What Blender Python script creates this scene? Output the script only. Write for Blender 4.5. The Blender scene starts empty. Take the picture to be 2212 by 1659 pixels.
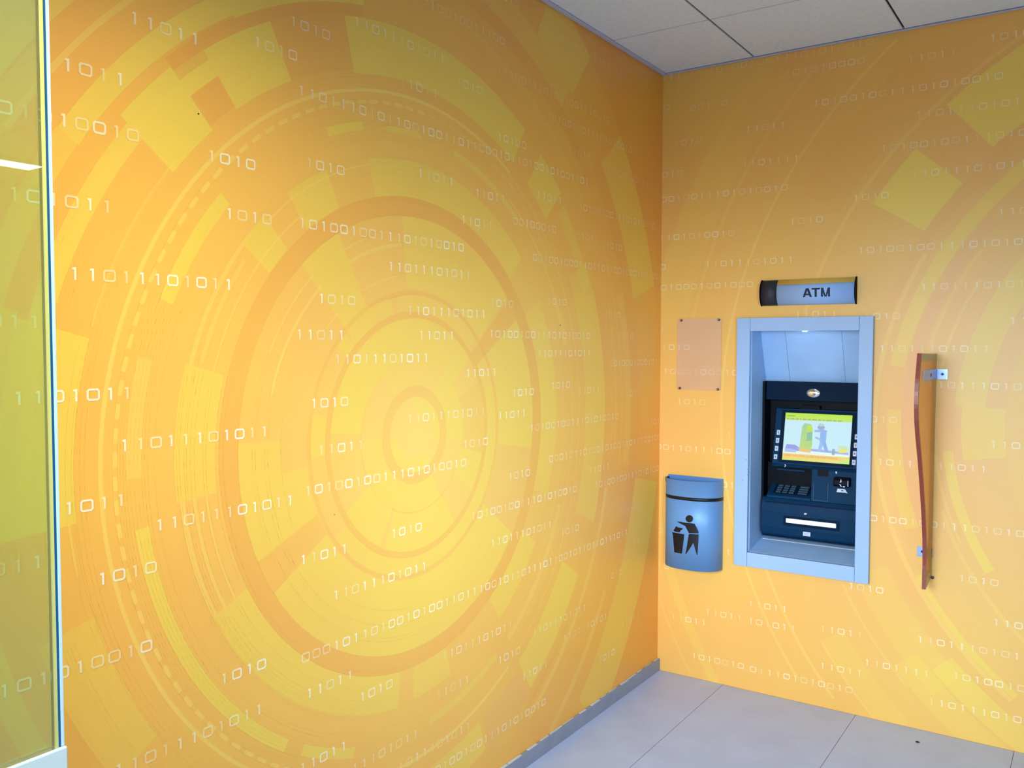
import bpy, bmesh, math, random
from mathutils import Vector, Matrix
R = math.radians
scene = bpy.context.scene
col = scene.collection
rnd = random.Random(7)

# ------------------------------------------------------------------ camera, light, exposure
F_PX, W_PX, H_PX = 1878.04, 2212.0, 1659.0
CAM = Vector((1.7192, -3.7778, 1.5467))
YAW, PITCH, ROLL = -0.59602, -0.044464, 0.0020982
fw = Vector((math.sin(YAW) * math.cos(PITCH), math.cos(YAW) * math.cos(PITCH), math.sin(PITCH)))
r0 = Vector((math.cos(YAW), -math.sin(YAW), 0)); u0 = r0.cross(fw)
cr = r0 * math.cos(ROLL) + u0 * math.sin(ROLL); cu = -r0 * math.sin(ROLL) + u0 * math.cos(ROLL)
cd = bpy.data.cameras.new('camera'); cam = bpy.data.objects.new('camera', cd); col.objects.link(cam)
cd.sensor_width = 36; cd.sensor_fit = 'HORIZONTAL'; cd.lens = 36 * F_PX / W_PX; cd.clip_start = 0.02
cam.matrix_world = Matrix(((cr.x, cu.x, -fw.x, CAM.x), (cr.y, cu.y, -fw.y, CAM.y), (cr.z, cu.z, -fw.z, CAM.z), (0, 0, 0, 1)))
scene.camera = cam
scene.view_settings.view_transform = 'Standard'; scene.view_settings.look = 'None'
scene.view_settings.gamma = 1; scene.view_settings.use_curve_mapping = False
scene.view_settings.exposure = 0.06
scene.cycles.use_denoising = True
scene.cycles.max_bounces = 8
scene.cycles.sample_clamp_indirect = 6

world = bpy.data.worlds.new('daylight'); scene.world = world; world.use_nodes = True
bg = world.node_tree.nodes['Background']; bg.inputs[0].default_value = (0.62, 0.78, 1.0, 1); bg.inputs[1].default_value = 0.1


def area(name, loc, aim, sx, sy, power, color, spread=180):
    l = bpy.data.lights.new(name, 'AREA'); l.shape = 'RECTANGLE'; l.size = sx; l.size_y = sy
    l.energy = power; l.color = color; l.spread = R(spread)
    o = bpy.data.objects.new(name, l); col.objects.link(o); o.location = loc
    o.rotation_euler = (Vector(aim) - Vector(loc)).to_track_quat('-Z', 'Y').to_euler()
    return o


# daylight coming in through the shopfront glazing, falling slightly downward from the sky
DAY = (0.66, 0.84, 1.0)
WARM = (1.0, 0.93, 0.62)
area('shopfront_daylight', (0.8, -4.64, 1.65), (0.8, 0.0, -0.225), 1.4, 1.1, 25, DAY, 60)
area('shopfront_daylight_centre', (0.8, -4.64, 1.55), (0.8, 0.0, 0.73), 1.4, 0.9, 3, DAY, 40)
area('shopfront_daylight_right', (3.0, -4.64, 1.5), (0.0, -1.4, 1.1), 1.5, 1.0, 10.5, DAY, 35)
area('ceiling_fill', (2.6, -4.62, 0.35), (2.4, -1.2, 2.8), 4.0, 0.5, 21, (0.64, 0.82, 1.0), 110)  # added upward light, only there to brighten the ceiling
area('overhead_fill', (2.2, -2.6, 2.78), (2.2, -2.6, 0), 1.2, .6, 7, WARM, 140)  # unseen overhead lights added to balance the brightness of the walls
area('overhead_fill_near', (1.2, -2.2, 2.78), (1.2, -2.2, 0), 1.2, .6, 4.5, WARM, 140)
area('left_wall_fill', (1.0, -3.0, 2.78), (0.0, -3.0, 1.2), 1.2, .4, 12.5, WARM, 80)  # unseen light added to brighten the left wall

# ------------------------------------------------------------------ helpers


def lin(c):
    return tuple(((v / 12.92) if v <= 0.04045 else ((v + 0.055) / 1.055) ** 2.4) for v in c)


def s8(*c):
    return lin([v / 255 for v in c])


def mat(name, color, rough=0.5, metal=0.0, spec=0.5, noise=0.0, nscale=20, emit=None, estr=1.0, bump=0.0, coat=0.0):
    m = bpy.data.materials.new(name); m.use_nodes = True
    nt = m.node_tree; b = nt.nodes['Principled BSDF']
    b.inputs['Base Color'].default_value = (*color, 1); b.inputs['Roughness'].default_value = rough
    b.inputs['Metallic'].default_value = metal; b.inputs['Specular IOR Level'].default_value = spec
    b.inputs['Coat Weight'].default_value = coat; b.inputs['Coat Roughness'].default_value = 0.15
    if noise or bump:
        tc = nt.nodes.new('ShaderNodeTexCoord'); n = nt.nodes.new('ShaderNodeTexNoise')
        n.inputs['Scale'].default_value = nscale; n.inputs['Detail'].default_value = 5
        nt.links.new(tc.outputs['Object'], n.inputs['Vector'])
        if noise:
            mx = nt.nodes.new('ShaderNodeMix'); mx.data_type = 'RGBA'
            mr = nt.nodes.new('ShaderNodeMapRange'); mr.inputs[1].default_value = 0.3; mr.inputs[2].default_value = 0.7
            nt.links.new(n.outputs['Fac'], mr.inputs[0]); nt.links.new(mr.outputs[0], mx.inputs[0])
            mx.inputs[6].default_value = (*[v * (1 - noise) for v in color], 1)
            mx.inputs[7].default_value = (*[min(1, v * (1 + noise)) for v in color], 1)
            nt.links.new(mx.outputs[2], b.inputs['Base Color'])
        if bump:
            bp = nt.nodes.new('ShaderNodeBump'); bp.inputs['Strength'].default_value = bump; bp.inputs['Distance'].default_value = 0.002
            nt.links.new(n.outputs['Fac'], bp.inputs['Height']); nt.links.new(bp.outputs[0], b.inputs['Normal'])
    if emit:
        b.inputs['Emission Color'].default_value = (*emit, 1); b.inputs['Emission Strength'].default_value = estr
    return m


def clear_mat(name, tint, gloss=0.08, rough=0.03, haze=0.0, haze_col=(0.8, 0.7, 0.7)):
    """thin architectural glass: tinted see-through plus fresnel reflection (and a little haze)"""
    m = bpy.data.materials.new(name); m.use_nodes = True; nt = m.node_tree
    nt.nodes.remove(nt.nodes['Principled BSDF']); out = nt.nodes['Material Output']
    t = nt.nodes.new('ShaderNodeBsdfTransparent'); t.inputs[0].default_value = (*tint, 1)
    g = nt.nodes.new('ShaderNodeBsdfGlossy'); g.inputs['Roughness'].default_value = rough
    lw = nt.nodes.new('ShaderNodeFresnel'); lw.inputs[0].default_value = 1.45
    mul = nt.nodes.new('ShaderNodeMath'); mul.operation = 'MULTIPLY'; mul.inputs[1].default_value = gloss
    nt.links.new(lw.outputs[0], mul.inputs[0])
    mx = nt.nodes.new('ShaderNodeMixShader'); nt.links.new(mul.outputs[0], mx.inputs[0])
    last = t
    if haze:
        d = nt.nodes.new('ShaderNodeBsdfDiffuse'); d.inputs[0].default_value = (*haze_col, 1)
        h = nt.nodes.new('ShaderNodeMixShader'); h.inputs[0].default_value = haze
        nt.links.new(t.outputs[0], h.inputs[1]); nt.links.new(d.outputs[0], h.inputs[2]); last = h
    nt.links.new(last.outputs[0], mx.inputs[1]); nt.links.new(g.outputs[0], mx.inputs[2])
    nt.links.new(mx.outputs[0], out.inputs[0])
    return m


def link(name, bm, mats, parent=None, smooth=False, bevel=0.0, seg=2):
    me = bpy.data.meshes.new(name)
    if not bm.faces:
        raise RuntimeError(name)
    bmesh.ops.recalc_face_normals(bm, faces=bm.faces) if bm.faces and not bm.faces.layers.int.get('keep') else None
    bm.to_mesh(me); bm.free()
    for m in (mats if isinstance(mats, (list, tuple)) else [mats]):
        me.materials.append(m)
    o = bpy.data.objects.new(name, me); col.objects.link(o)
    if smooth:
        for p in me.polygons: p.use_smooth = True
    if bevel:
        b = o.modifiers.new('bevel', 'BEVEL'); b.width = bevel; b.segments = seg; b.limit_method = 'ANGLE'; b.angle_limit = R(35)
    if parent:
        o.parent = parent; o.matrix_parent_inverse = parent.matrix_world.inverted()
    return o


def thing(name, label, cat, loc=(0, 0, 0), group=None):
    o = bpy.data.objects.new(name, None); col.objects.link(o); o.location = loc; o.empty_display_size = 0.05
    o['label'] = label; o['category'] = cat
    if group: o['group'] = group
    bpy.context.view_layer.update()
    return o


def tag(o, label, cat):
    o['label'] = label; o['category'] = cat; return o


def structure(o):
    o['kind'] = 'structure'; return o


def box(bm, a, b, mi=0):
    x0, y0, z0 = a; x1, y1, z1 = b
    v = [bm.verts.new(p) for p in ((x0, y0, z0), (x1, y0, z0), (x1, y1, z0), (x0, y1, z0), (x0, y0, z1), (x1, y0, z1), (x1, y1, z1), (x0, y1, z1))]
    fs = []
    for q in ((0, 3, 2, 1), (4, 5, 6, 7), (0, 1, 5, 4), (1, 2, 6, 5), (2, 3, 7, 6), (3, 0, 4, 7)):
        f = bm.faces.new([v[i] for i in q]); f.material_index = mi; fs.append(f)
    return fs


def prism_x(bm, prof, x0, x1, mi=0):
    """profile of (y,z) points extruded along x"""
    a = [bm.verts.new((x0, y, z)) for y, z in prof]; b = [bm.verts.new((x1, y, z)) for y, z in prof]
    n = len(prof)
    fs = [bm.faces.new(a), bm.faces.new(b[::-1])]
    for i in range(n):
        fs.append(bm.faces.new((a[i], a[(i + 1) % n], b[(i + 1) % n], b[i])))
    for f in fs: f.material_index = mi
    return fs


def cyl(bm, c, axis, r, h, n=24, r2=None):
    axis = Vector(axis).normalized(); t = axis.orthogonal().normalized(); s = axis.cross(t); c = Vector(c)
    r2 = r if r2 is None else r2
    a = [bm.verts.new(c + (t * math.cos(2 * math.pi * i / n) + s * math.sin(2 * math.pi * i / n)) * r) for i in range(n)]
    b = [bm.verts.new(c + axis * h + (t * math.cos(2 * math.pi * i / n) + s * math.sin(2 * math.pi * i / n)) * r2) for i in range(n)]
    bm.faces.new(a[::-1]); bm.faces.new(b)
    for i in range(n): bm.faces.new((a[i], a[(i + 1) % n], b[(i + 1) % n], b[i]))


def poly_slab(bm, pts, fn, th):
    """flat outline pts (a,b) -> fn(a,b,depth) with thickness"""
    a = [bm.verts.new(fn(x, z, 0)) for x, z in pts]; b = [bm.verts.new(fn(x, z, th)) for x, z in pts]
    bm.faces.new(a); bm.faces.new(b[::-1]); n = len(pts)
    for i in range(n): bm.faces.new((a[i], b[i], b[(i + 1) % n], a[(i + 1) % n]))


def pix_ray(px, py):
    return fw * F_PX + cr * (px - W_PX / 2) - cu * (py - H_PX / 2)


def measure(wall, px, py):
    """survey helper: where a point read off the photograph lies on the wall plane (wall coordinates)"""
    d = pix_ray(px, py)
    if wall == 'L':
        t = -CAM.x / d.x; q = CAM + d * t; return q.y, q.z
    t = -CAM.y / d.y; q = CAM + d * t; return q.x, q.z


# ------------------------------------------------------------------ the printed mural
H = 2.8
PITCHC, GH, GW0, GW1, ST = 0.03735, 0.0255, 0.0285, 0.0085, 0.0047
ORANGE_IN, ORANGE_OUT = (0.995, 0.82, 0.45), (0.965, 0.68, 0.27)
ORANGE_R_IN, ORANGE_R_OUT = (0.965, 0.80, 0.52), (0.95, 0.715, 0.36)
YEL = (0.965, 0.86, 0.36); DRK = (0.93, 0.61, 0.28); LGT = (1.0, 0.86, 0.45); PNK = (0.95, 0.68, 0.50); WHT = (0.99, 0.97, 0.93)


def print_material():
    m = bpy.data.materials.new('mural_print'); m.use_nodes = True; nt = m.node_tree; b = nt.nodes['Principled BSDF']
    at = nt.nodes.new('ShaderNodeAttribute'); at.attribute_name = 'print'
    tc = nt.nodes.new('ShaderNodeTexCoord'); n = nt.nodes.new('ShaderNodeTexNoise'); n.inputs['Scale'].default_value = 1.3
    n.inputs['Detail'].default_value = 2
    nt.links.new(tc.outputs['Object'], n.inputs['Vector'])
    hs = nt.nodes.new('ShaderNodeHueSaturation')
    mr = nt.nodes.new('ShaderNodeMapRange'); mr.inputs[1].default_value = 0.25; mr.inputs[2].default_value = 0.75
    mr.inputs[3].default_value = 0.492; mr.inputs[4].default_value = 0.508
    nt.links.new(n.outputs['Fac'], mr.inputs[0]); nt.links.new(mr.outputs[0], hs.inputs['Hue'])
    nt.links.new(at.outputs['Color'], hs.inputs['Color']); nt.links.new(hs.outputs[0], b.inputs['Base Color'])
    b.inputs['Roughness'].default_value = 0.38; b.inputs['Specular IOR Level'].default_value = 0.45
    return m


M_PRINT = print_material()
M_PLASTER = mat('plaster', s8(236, 176, 82), 0.8)


def glyph(ch, cx, cz):
    """quads of one digit, in wall coordinates"""
    h = GH / 2; out = []
    if ch == '1':
        x = cx + 0.0012
        out.append([(x - ST / 2, cz - h), (x + ST / 2, cz - h), (x + ST / 2, cz + h), (x - ST / 2, cz + h)])
        out.append([(x - ST * 1.35, cz + h - ST * 1.05), (x - ST / 2, cz + h - ST * 1.05), (x - ST / 2, cz + h), (x - ST * 1.35, cz + h - ST * .2)])
    else:
        w = GW0 / 2; c = 0.0045; t = ST * 0.92; ci = 0.0018
        o = [(-w + c, -h), (w - c, -h), (w, -h + c), (w, h - c), (w - c, h), (-w + c, h), (-w, h - c), (-w, -h + c)]
        i = [(-w + t + ci, -h + t), (w - t - ci, -h + t), (w - t, -h + t + ci), (w - t, h - t - ci), (w - t - ci, h - t), (-w + t + ci, h - t), (-w + t, h - t - ci), (-w + t, -h + t + ci)]
        for k in range(8):
            a, b_, c_, d = o[k], o[(k + 1) % 8], i[(k + 1) % 8], i[k]
            out.append([(cx + p[0], cz + p[1]) for p in (a, b_, c_, d)])
    return out


def clip(poly, x0, x1, z0, z1):
    for ax, lim, sgn in ((0, x0, 1), (0, x1, -1), (1, z0, 1), (1, z1, -1)):
        out = []
        for i in range(len(poly)):
            p, q = poly[i], poly[(i + 1) % len(poly)]
            dp, dq = (p[ax] - lim) * sgn, (q[ax] - lim) * sgn
            if dp >= 0: out.append(p)
            if (dp >= 0) != (dq >= 0):
                t = dp / (dp - dq); out.append((p[0] + (q[0] - p[0]) * t, p[1] + (q[1] - p[1]) * t))
        poly = out
        if len(poly) < 3: return None
    return poly


def inlayer(L, r, t):
    if not (L[0] <= r <= L[1]): return False
    a, b = L[2], L[3]
    if b - a >= 359.9: return True
    return (t - a) % 360 <= (b - a)


def mural_colour(x, z, c, r, t, layers):
    k = min(1, math.hypot(x - c[0], z - c[1]) / 1.9)
    k = k ** 0.9
    ci, co = (ORANGE_IN, ORANGE_OUT) if c[0] < 0 else (ORANGE_R_IN, ORANGE_R_OUT)
    v = [ci[i] * (1 - k) + co[i] * k for i in range(3)]
    for L in layers:
        if inlayer(L, r, t):
            a = L[5] * (0.8 if L[1] < .84 and L[4] is not LGT else 1.0); v = [v[i] * (1 - a) + L[4][i] * a for i in range(3)]
    return v


def build_wall(name, to3d, c, layers, rects, strings, backing, specks, rmax, keep_alpha):
    bm = bmesh.new(); cl = bm.loops.layers.float_color.new('print')
    ux = [q for rc in rects for q in rc[:2]]; u0_, u1_ = min(ux), max(ux)
    radii = {0.02}
    for L in layers: radii.add(round(L[0], 4)); radii.add(round(L[1], 4))
    r = 0.0
    while r < rmax: radii.add(round(r, 4)); r += 0.1
    radii = sorted(radii)

    def put(poly, cols, depth):
        vs = [bm.verts.new(to3d(x, z, depth)) for x, z in poly]
        f = bm.faces.new(vs)
        for lp, cc in zip(f.loops, cols): lp[cl] = (*lin(cc), 1)
        f.material_index = 0

    for ra, rb in zip(radii, radii[1:]):
        if rb - ra < 1e-4: continue
        rm = (ra + rb) / 2
        act = [L for L in layers if L[0] <= rm <= L[1]]
        br = set()
        step = max(1.5, min(6, math.degrees(0.055 / rb)))
        n = int(round(360 / step))
        base = [360 * i / n for i in range(n)]
        for L in act:
            if L[3] - L[2] < 359.9: br.add(round(L[2] % 360, 3)); br.add(round(L[3] % 360, 3))
        base = [b_ for b_ in base if all(abs((b_ - q + 180) % 360 - 180) > 0.35 for q in br)]
        ang = sorted(set(base) | br)
        for i, ta in enumerate(ang):
            tb = ang[i + 1] if i + 1 < len(ang) else ang[0] + 360
            tm = ((ta + tb) / 2) % 360
            P = [(c[0] + q * math.cos(R(t)), c[1] + q * math.sin(R(t))) for q, t in ((ra, ta), (rb, ta), (rb, tb), (ra, tb))]
            if ra == 0: P = [P[0], P[1], P[2]]
            mx = [p[0] for p in P]
            if max(mx) < u0_ or min(mx) > u1_: continue
            al = [L for L in act if inlayer(L, rm, tm)]
            for rc in rects:
                Q = clip(P, *rc)
                if Q:
                    try: put(Q, [mural_colour(x, z, c, rm, tm, al) for x, z in Q], 0)
                    except ValueError: pass
    for txt, x, z, al in strings:
        for i, ch in enumerate(txt):
            gx = x + PITCHC * i
            a = al * (rnd.choice((0.95, 0.9, 0.8, 0.62, 0.5)))
            for q in glyph(ch, gx, z):
                for rc in rects:
                    Q = clip(q, *rc)
                    if not Q: continue
                    x_, z_ = Q[0]; rr = math.hypot(x_ - c[0], z_ - c[1]); tt = math.degrees(math.atan2(z_ - c[1], x_ - c[0])) % 360
                    v = mural_colour(x_, z_, c, rr, tt, layers)
                    v = [v[k] * (1 - a) + WHT[k] * a for k in range(3)]
                    try: put(Q, [v] * len(Q), 0.0005)
                    except ValueError: pass
    for x, z, rr in specks:
        put([(x + rr * math.cos(i * 1.047), z + rr * math.sin(i * 1.047)) for i in range(6)], [(0.12, 0.08, 0.05)] * 6, 0.0007)
    for a, b_ in backing: box(bm, a, b_, 1)
    bm.faces.layers.int.new('keep')
    o = link(name, bm, [M_PRINT, M_PLASTER])
    return structure(o)


# strings: text, first-digit centre, last-digit centre (survey points), strength
LS = """11011 290 39 421 84 .75|11011 x 259 171 .8|1010010011101010010 x 287 292 .8|1010 455 337 543 355 .8|101011 31 417 230 448 .85
1010 495 461 577 474 .85|11011101011 160 590 494 615 .9|11011 x 74 695 .8|11011101011 x 274 849 .9|11011101011 267 962 572 932 .95
11011 110 1105 260 1080 .95|11011 x 81 1214 .75|11011101011 344 1135 627 1080 .9|1010 221 1251 326 1225 .95|1010010011101010010 x 316 1396 .75
11011101011 x 559 1533 .75|1010 484 1466 565 1435 .9|1010 634 46 704 75 .5|1010 556 91 632 119 .6|11011101011 771 45 955 129 .5
1010010011100 x 1085 88 .35|1010 x 1117 8 .4|11011101011001001101100010110100101001101 654 195 1266 394 .55|11011 870 176 940 202 .5|1010 991 176 1036 196 .5
1010 668 351 736 369 .7|11011 908 375 975 392 .6|11011 1031 416 1087 431 .6|11011 1164 421 1209 433 .6|10100 1079 295 1132 314 .5
1010010011101010010 1166 55 1351 163 .26|1110011101001001110010 1078 151 1314 258 .26|1010010011101010010 1188 251 1360 323 .28|11011 1295 174 1323 191 .16|11011 1232 322 1272 338 .25
1010 1375 190 1406 207 .14|1010 1362 261 1382 268 .14|10100100111010 1316 369 1419 403 .22|1010010011101010010 1257 444 1409 491 .32|11011 1001 474 1060 487 .7
00100010 1113 478 1197 495 .6|11011 1250 509 1288 517 .32|1010 1313 530 1340 535 .35|001001000110110110010001001001 1163 556 1421 599 .45|1010010011101010010 654 480 995 536 .75
11011101011 845 575 1011 594 .75|1010 694 645 760 649 .9|11011101011 886 670 1044 679 .75|11011 647 721 737 725 .8|11011 910 724 976 725 .8
11011101011 729 775 920 774 .9|11011 1011 806 1068 804 .8|1010 1064 654 1104 657 .6|1010 1186 649 1220 654 .5|1010010011101010010 1064 722 1269 725 .65
11011101011 1166 763 1272 763 .6|1010 1309 679 1336 680 .3|1010 1340 725 1364 726 .4|00100010001010 1325 785 1421 781 .5|1010 1112 849 1147 846 .8
1010 1194 833 1227 831 .6|11011 1252 844 1292 842 .5|1010 1355 850 1380 849 .35|11011 1081 898 1131 893 .8|11011101011 887 904 1042 889 .6
1010010011101010010 1149 923 1332 900 .65|1101 1402 912 1420 910 .4|1010 678 872 744 867 .9|11011 694 972 779 962 .8|1010 1005 959 1049 954 .6
1010010011101010010 667 1059 1000 1000 .85|1010 851 1152 904 1139 .9|11011 655 1209 744 1186 .9|11011101011 726 1285 916 1224 .85|1010010011101010010 1026 1114 1239 1057 .75
1010 1103 1029 1140 1021 .7|000101101001010011011100100 1196 988 1420 946 .55|11011 1276 1016 1313 1008 .5|10100100111010100 1292 1047 1417 1012 .55|11011101011 1067 1173 1186 1134 .7
1010 1215 1149 1247 1141 .5|000101101001010011011100101101110110010110110111011 667 1418 1350 1150 .8|11011 1349 1105 1380 1096 .3|11011 1371 1171 1401 1160 .35|1010 1314 1246 1340 1237 .45
1010 1384 1294 1413 1286 .2|11011101011 961 1415 1102 1353 .6|11011101011 1156 1363 1261 1315 .6|11011101011 1221 1377 1316 1328 .5|11011 1346 1346 1377 1331 .4
1010 1080 1425 1119 1406 .65|11011 1134 1461 1177 1436 .65|1010 1298 1424 1323 1410 .6|10100100 1366 1411 1417 1384 .22|11011 668 1498 756 1459 .85
1010 782 1505 842 1478 .8|11011 947 1500 1009 1469 .5|11011 x 742 1612 .8|11011101011 x 897 1586 .5|1010010011101010010 x 1174 1517 .65|11011101011 x 1011 1569 .55"""
RS = """111 1436 170 1464 164 .3|1010010011101010010 1536 155 1880 88 .22|101010000 1700 159 1861 130 .28|0 1440 232 1440 232 .25|00100 1496 234 1566 222 .25
1010 1461 310 1511 303 .3|11011 1616 280 1691 269 .35|1101111 1608 354 1721 342 .35|11011 1969 128 2058 113 .3|10100 2145 82 x 0 .4
1010010011101010010 1763 224 2158 163 .35|11011101011 1985 248 x 0 .45|1010010011101010010 1909 321 x 0 .45|11011101011 1975 378 2212 351 .45|1010 1849 427 1912 422 .5
1101110 2163 458 x 0 .5|1010010011101010010 1860 541 x 0 .5|010 1436 377 1470 374 .28|0010011101010010 1434 432 1695 404 .35|1101010010 1429 515 1580 503 .38
0 1432 577 1432 577 .4|11011101011 1529 571 1708 561 .4|010001001000 1434 621 1620 614 .45|1010 1711 478 1771 474 .45|11011101011 1995 620 x 0 .5
1010 1873 684 1936 682 .5|11011 1722 680 1803 677 .35|11011101011 1903 754 2133 752 .55|110111010111 2010 831 x 0 .6|11011 2188 693 x 0 .4
1010 1868 905 1928 907 .5|11011 2146 960 x 0 .6|10111111011 1899 998 2127 1013 .55|010010011101010 1886 1120 2205 1152 .6|1010 1838 1267 1901 1274 .6
1010 2078 1249 2148 1259 .65|11011 2152 1344 x 0 .65|11011101011 1988 1381 x 0 .6|1101111 1872 1431 2002 1455 .6|1010010011 2065 1460 x 0 .6
10 1424 1221 1440 1222 .5|1 1573 1193 1573 1193 .4|11011 1621 1305 1695 1315 .5|11011 1529 1322 1597 1334 .5|11011 1454 1333 1521 1344 .5
101011 1621 1341 1714 1358 .5|11011 1777 1358 1858 1371 .5|11011 1776 1439 1857 1453 .5|1010010 1499 1417 1601 1438 .5|011101010010 1625 1447 1836 1489 .6
11011101011 2012 1515 x 0 .6|1010 1435 750 1483 750 .5|0 1426 709 1426 709 .4|11000100010 1426 803 1584 804 .5|1010 1468 867 1517 869 .45
0011011100 1424 965 1570 975 .5|1 1575 940 1575 940 .35|01 1566 1047 1580 1048 .6|1 1431 1032 1431 1032 .3|0 1427 1146 1427 1146 .3"""


def parse(wall, txt):
    out = []
    for it in txt.replace('\n', '|').split('|'):
        p = it.split(); s = p[0]; al = float(p[-1]); n = len(s)
        if p[1] == 'x':
            x, z = measure(wall, float(p[2]), float(p[3])); x -= PITCHC * (n - 1)
        elif p[3] == 'x':
            x, z = measure(wall, float(p[1]), float(p[2]))
        else:
            xa, za = measure(wall, float(p[1]), float(p[2])); xb, zb = measure(wall, float(p[3]), float(p[4]))
            x = (xa + xb) / 2 - PITCHC * (n - 1) / 2; z = (za + zb) / 2
        out.append((s, x, z, min(.95, al * (1.35 if al < .45 and z > 1.6 else 1.0))))
    return out


CL = (-1.764, 1.275)
F = (0, 360)
LL = [(0, .115, *F, LGT, .12), (.073, .115, 20, 92, YEL, .35), (.073, .115, 200, 310, YEL, .4), (.08, .115, -12, 25, YEL, .35), (.09, .115, 183, 203, YEL, .4),
      (.115, .15, *F, DRK, .22), (.15, .235, 60, 128, YEL, .25), (.15, .235, -10, 55, YEL, .35), (.15, .235, 178, 215, YEL, .3), (.15, .235, 215, 300, YEL, .5),
      (.233, .24, 150, 330, DRK, .15), (.235, .353, 95, 175, YEL, .55), (.235, .353, 213, 243, YEL, .5), (.24, .353, 246, 302, YEL, .5), (.235, .353, 324, 345, YEL, .4),
      (.235, .353, 40, 95, YEL, .4), (.235, .353, 345, 385, DRK, .12), (.353, .373, *F, DRK, .25), (.373, .423, 105, 118, YEL, .35), (.373, .44, 118, 133, YEL, .45),
      (.373, .42, 134, 140, YEL, .55), (.373, .425, 168, 184, YEL, .5), (.373, .423, 217, 340, YEL, .4), (.373, .423, -20, 33, YEL, .3), (.373, .423, 44, 100, YEL, .3),
      (.37, .655, 33.5, 41, DRK, .25), (.423, .436, *F, DRK, .2), (.44, .655, 42, 95, YEL, .5), (.44, .655, -9, 33.5, YEL, .45), (.44, .655, 204, 213, DRK, .18),
      (.44, .657, 213, 323, YEL, .5), (.44, .657, 119, 133, YEL, .55), (.525, .657, 177, 186, YEL, .45), (.44, .657, 186, 204, YEL, .5), (.44, .657, 323, 351, PNK, .15),
      (.565, .576, 96, 119, LGT, .5), (.567, .577, 132, 165, LGT, .5), (.605, .611, 110, 119, LGT, .4), (.609, .615, 132, 156, LGT, .4), (.478, .483, 98, 118, LGT, .4), (.479, .484, 132, 139, LGT, .4),
      (.657, .712, *F, DRK, .36), (.715, .822, 116, 127, YEL, .6), (.715, .822, 134, 141, YEL, .6), (.712, .82, 45, 104, YEL, .55), (.716, .825, -8, 32, YEL, .42), (.71, .815, -21, -8, YEL, .35),
      (.712, .818, 303, 326, YEL, .5), (.712, .813, 269, 282, YEL, .5), (.712, .82, 207, 264, YEL, .6), (.722, .831, 164, 186, YEL, .55), (.75, .756, 127, 164, LGT, .35), (.748, .755, 186, 207, LGT, .4),
      (.785, .795, 143, 163, LGT, .35), (.779, .79, 186, 207, LGT, .4), (.812, .822, 141, 164, LGT, .4), (.81, .822, 186, 207, LGT, .45), (.80, .806, 104, 134, LGT, .4),
      (.903, .938, 138, 156.5, YEL, .6), (.905, .938, 188, 236, YEL, .65), (.905, .935, 240, 253, YEL, .6), (.90, .925, 274, 298, YEL, .35), (.903, .93, 303, 338, LGT, .3), (.912, .938, 17, 30, LGT, .25),
      (.893, .912, 52, 78, YEL, .45), (.92, .93, 30, 57, LGT, .3), (.897, .921, 104, 113, YEL, .6), (.893, .91, 88, 98, YEL, .5), (.912, .948, 165, 181, LGT, .3), (.94, .955, -60, 28, LGT, .12), (.87, .88, -50, 28, LGT, .1),
      (.999, 1.010, 60, 300, LGT, .55), (.995, 1.003, -60, 60, LGT, .22), (.962, .968, 30, 58, LGT, .15), (1.02, 1.026, -45, 40, LGT, .12),
      (1.06, 1.067, 140, 163, LGT, .3), (1.055, 1.20, 117, 128, YEL, .65), (1.137, 1.20, 128, 133, YEL, .65), (1.05, 1.21, 133, 141.5, YEL, .65), (1.177, 1.23, 128, 133, DRK, .35), (1.062, 1.137, 128, 133, DRK, .25),
      (1.20, 1.232, 100, 128, DRK, .25), (1.048, 1.197, 60, 104, YEL, .6), (1.048, 1.2, 45, 54, YEL, .55), (1.13, 1.19, 25, 43, YEL, .3), (1.05, 1.215, -22, 24, YEL, .38), (1.06, 1.205, 24, 30, YEL, .3), (1.055, 1.2, 104, 117, DRK, .12),
      (1.04, 1.19, 303, 327, YEL, .5), (1.06, 1.175, 272, 288, YEL, .45), (1.06, 1.2, 289, 302, PNK, .2), (1.062, 1.21, 164.5, 185, YEL, .6), (1.145, 1.19, 141.5, 164.5, YEL, .55), (1.075, 1.08, 185, 191, LGT, .4),
      (1.237, 1.287, 122, 147, YEL, .6), (1.23, 1.30, 100, 122, YEL, .6), (1.21, 1.30, 164, 185, YEL, .45), (1.352, 1.365, 128, 150, LGT, .45), (1.24, 1.29, 147, 164, YEL, .4), (1.36, 1.41, 143, 160, YEL, .3), (1.415, 1.55, 136, 150, YEL, .5),
      (1.065, 1.185, 196, 214, YEL, .35), (1.245, 1.29, 192, 212, YEL, .45), (1.12, 1.17, 214, 245, LGT, .15), (1.30, 1.5, 150, 200, YEL, .2),
      (1.215, 1.26, -22, 24, DRK, .12), (1.26, 1.285, -60, -15, LGT, .3), (1.30, 1.33, 40, 78, LGT, .12), (1.365, 1.375, -10, 30, LGT, .2), (1.308, 1.32, -8, 20, LGT, .2), (1.39, 1.45, 40, 80, DRK, .2), (1.45, 1.55, 54, 80, YEL, .3),
      (1.404, 1.457, -10, 20, LGT, .18), (1.46, 1.545, -20, 42, DRK, .15), (1.55, 1.775, 18, 41, YEL, .4), (1.54, 1.775, -49, -12, YEL, .4), (1.55, 1.784, 53, 64, YEL, .45), (1.43, 1.46, 303, 328, LGT, .3), (1.775, 3, -60, 60, DRK, .22), (1.22, 1.24, 300, 318, DRK, .15)]
for k in range(62):
    t = 57.4 + k * 3.0
    LL.append((.968, .979, t, t + 1.9, LGT, .5 if t > 85 else .22))
CR = (2.29, 1.245)
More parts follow.
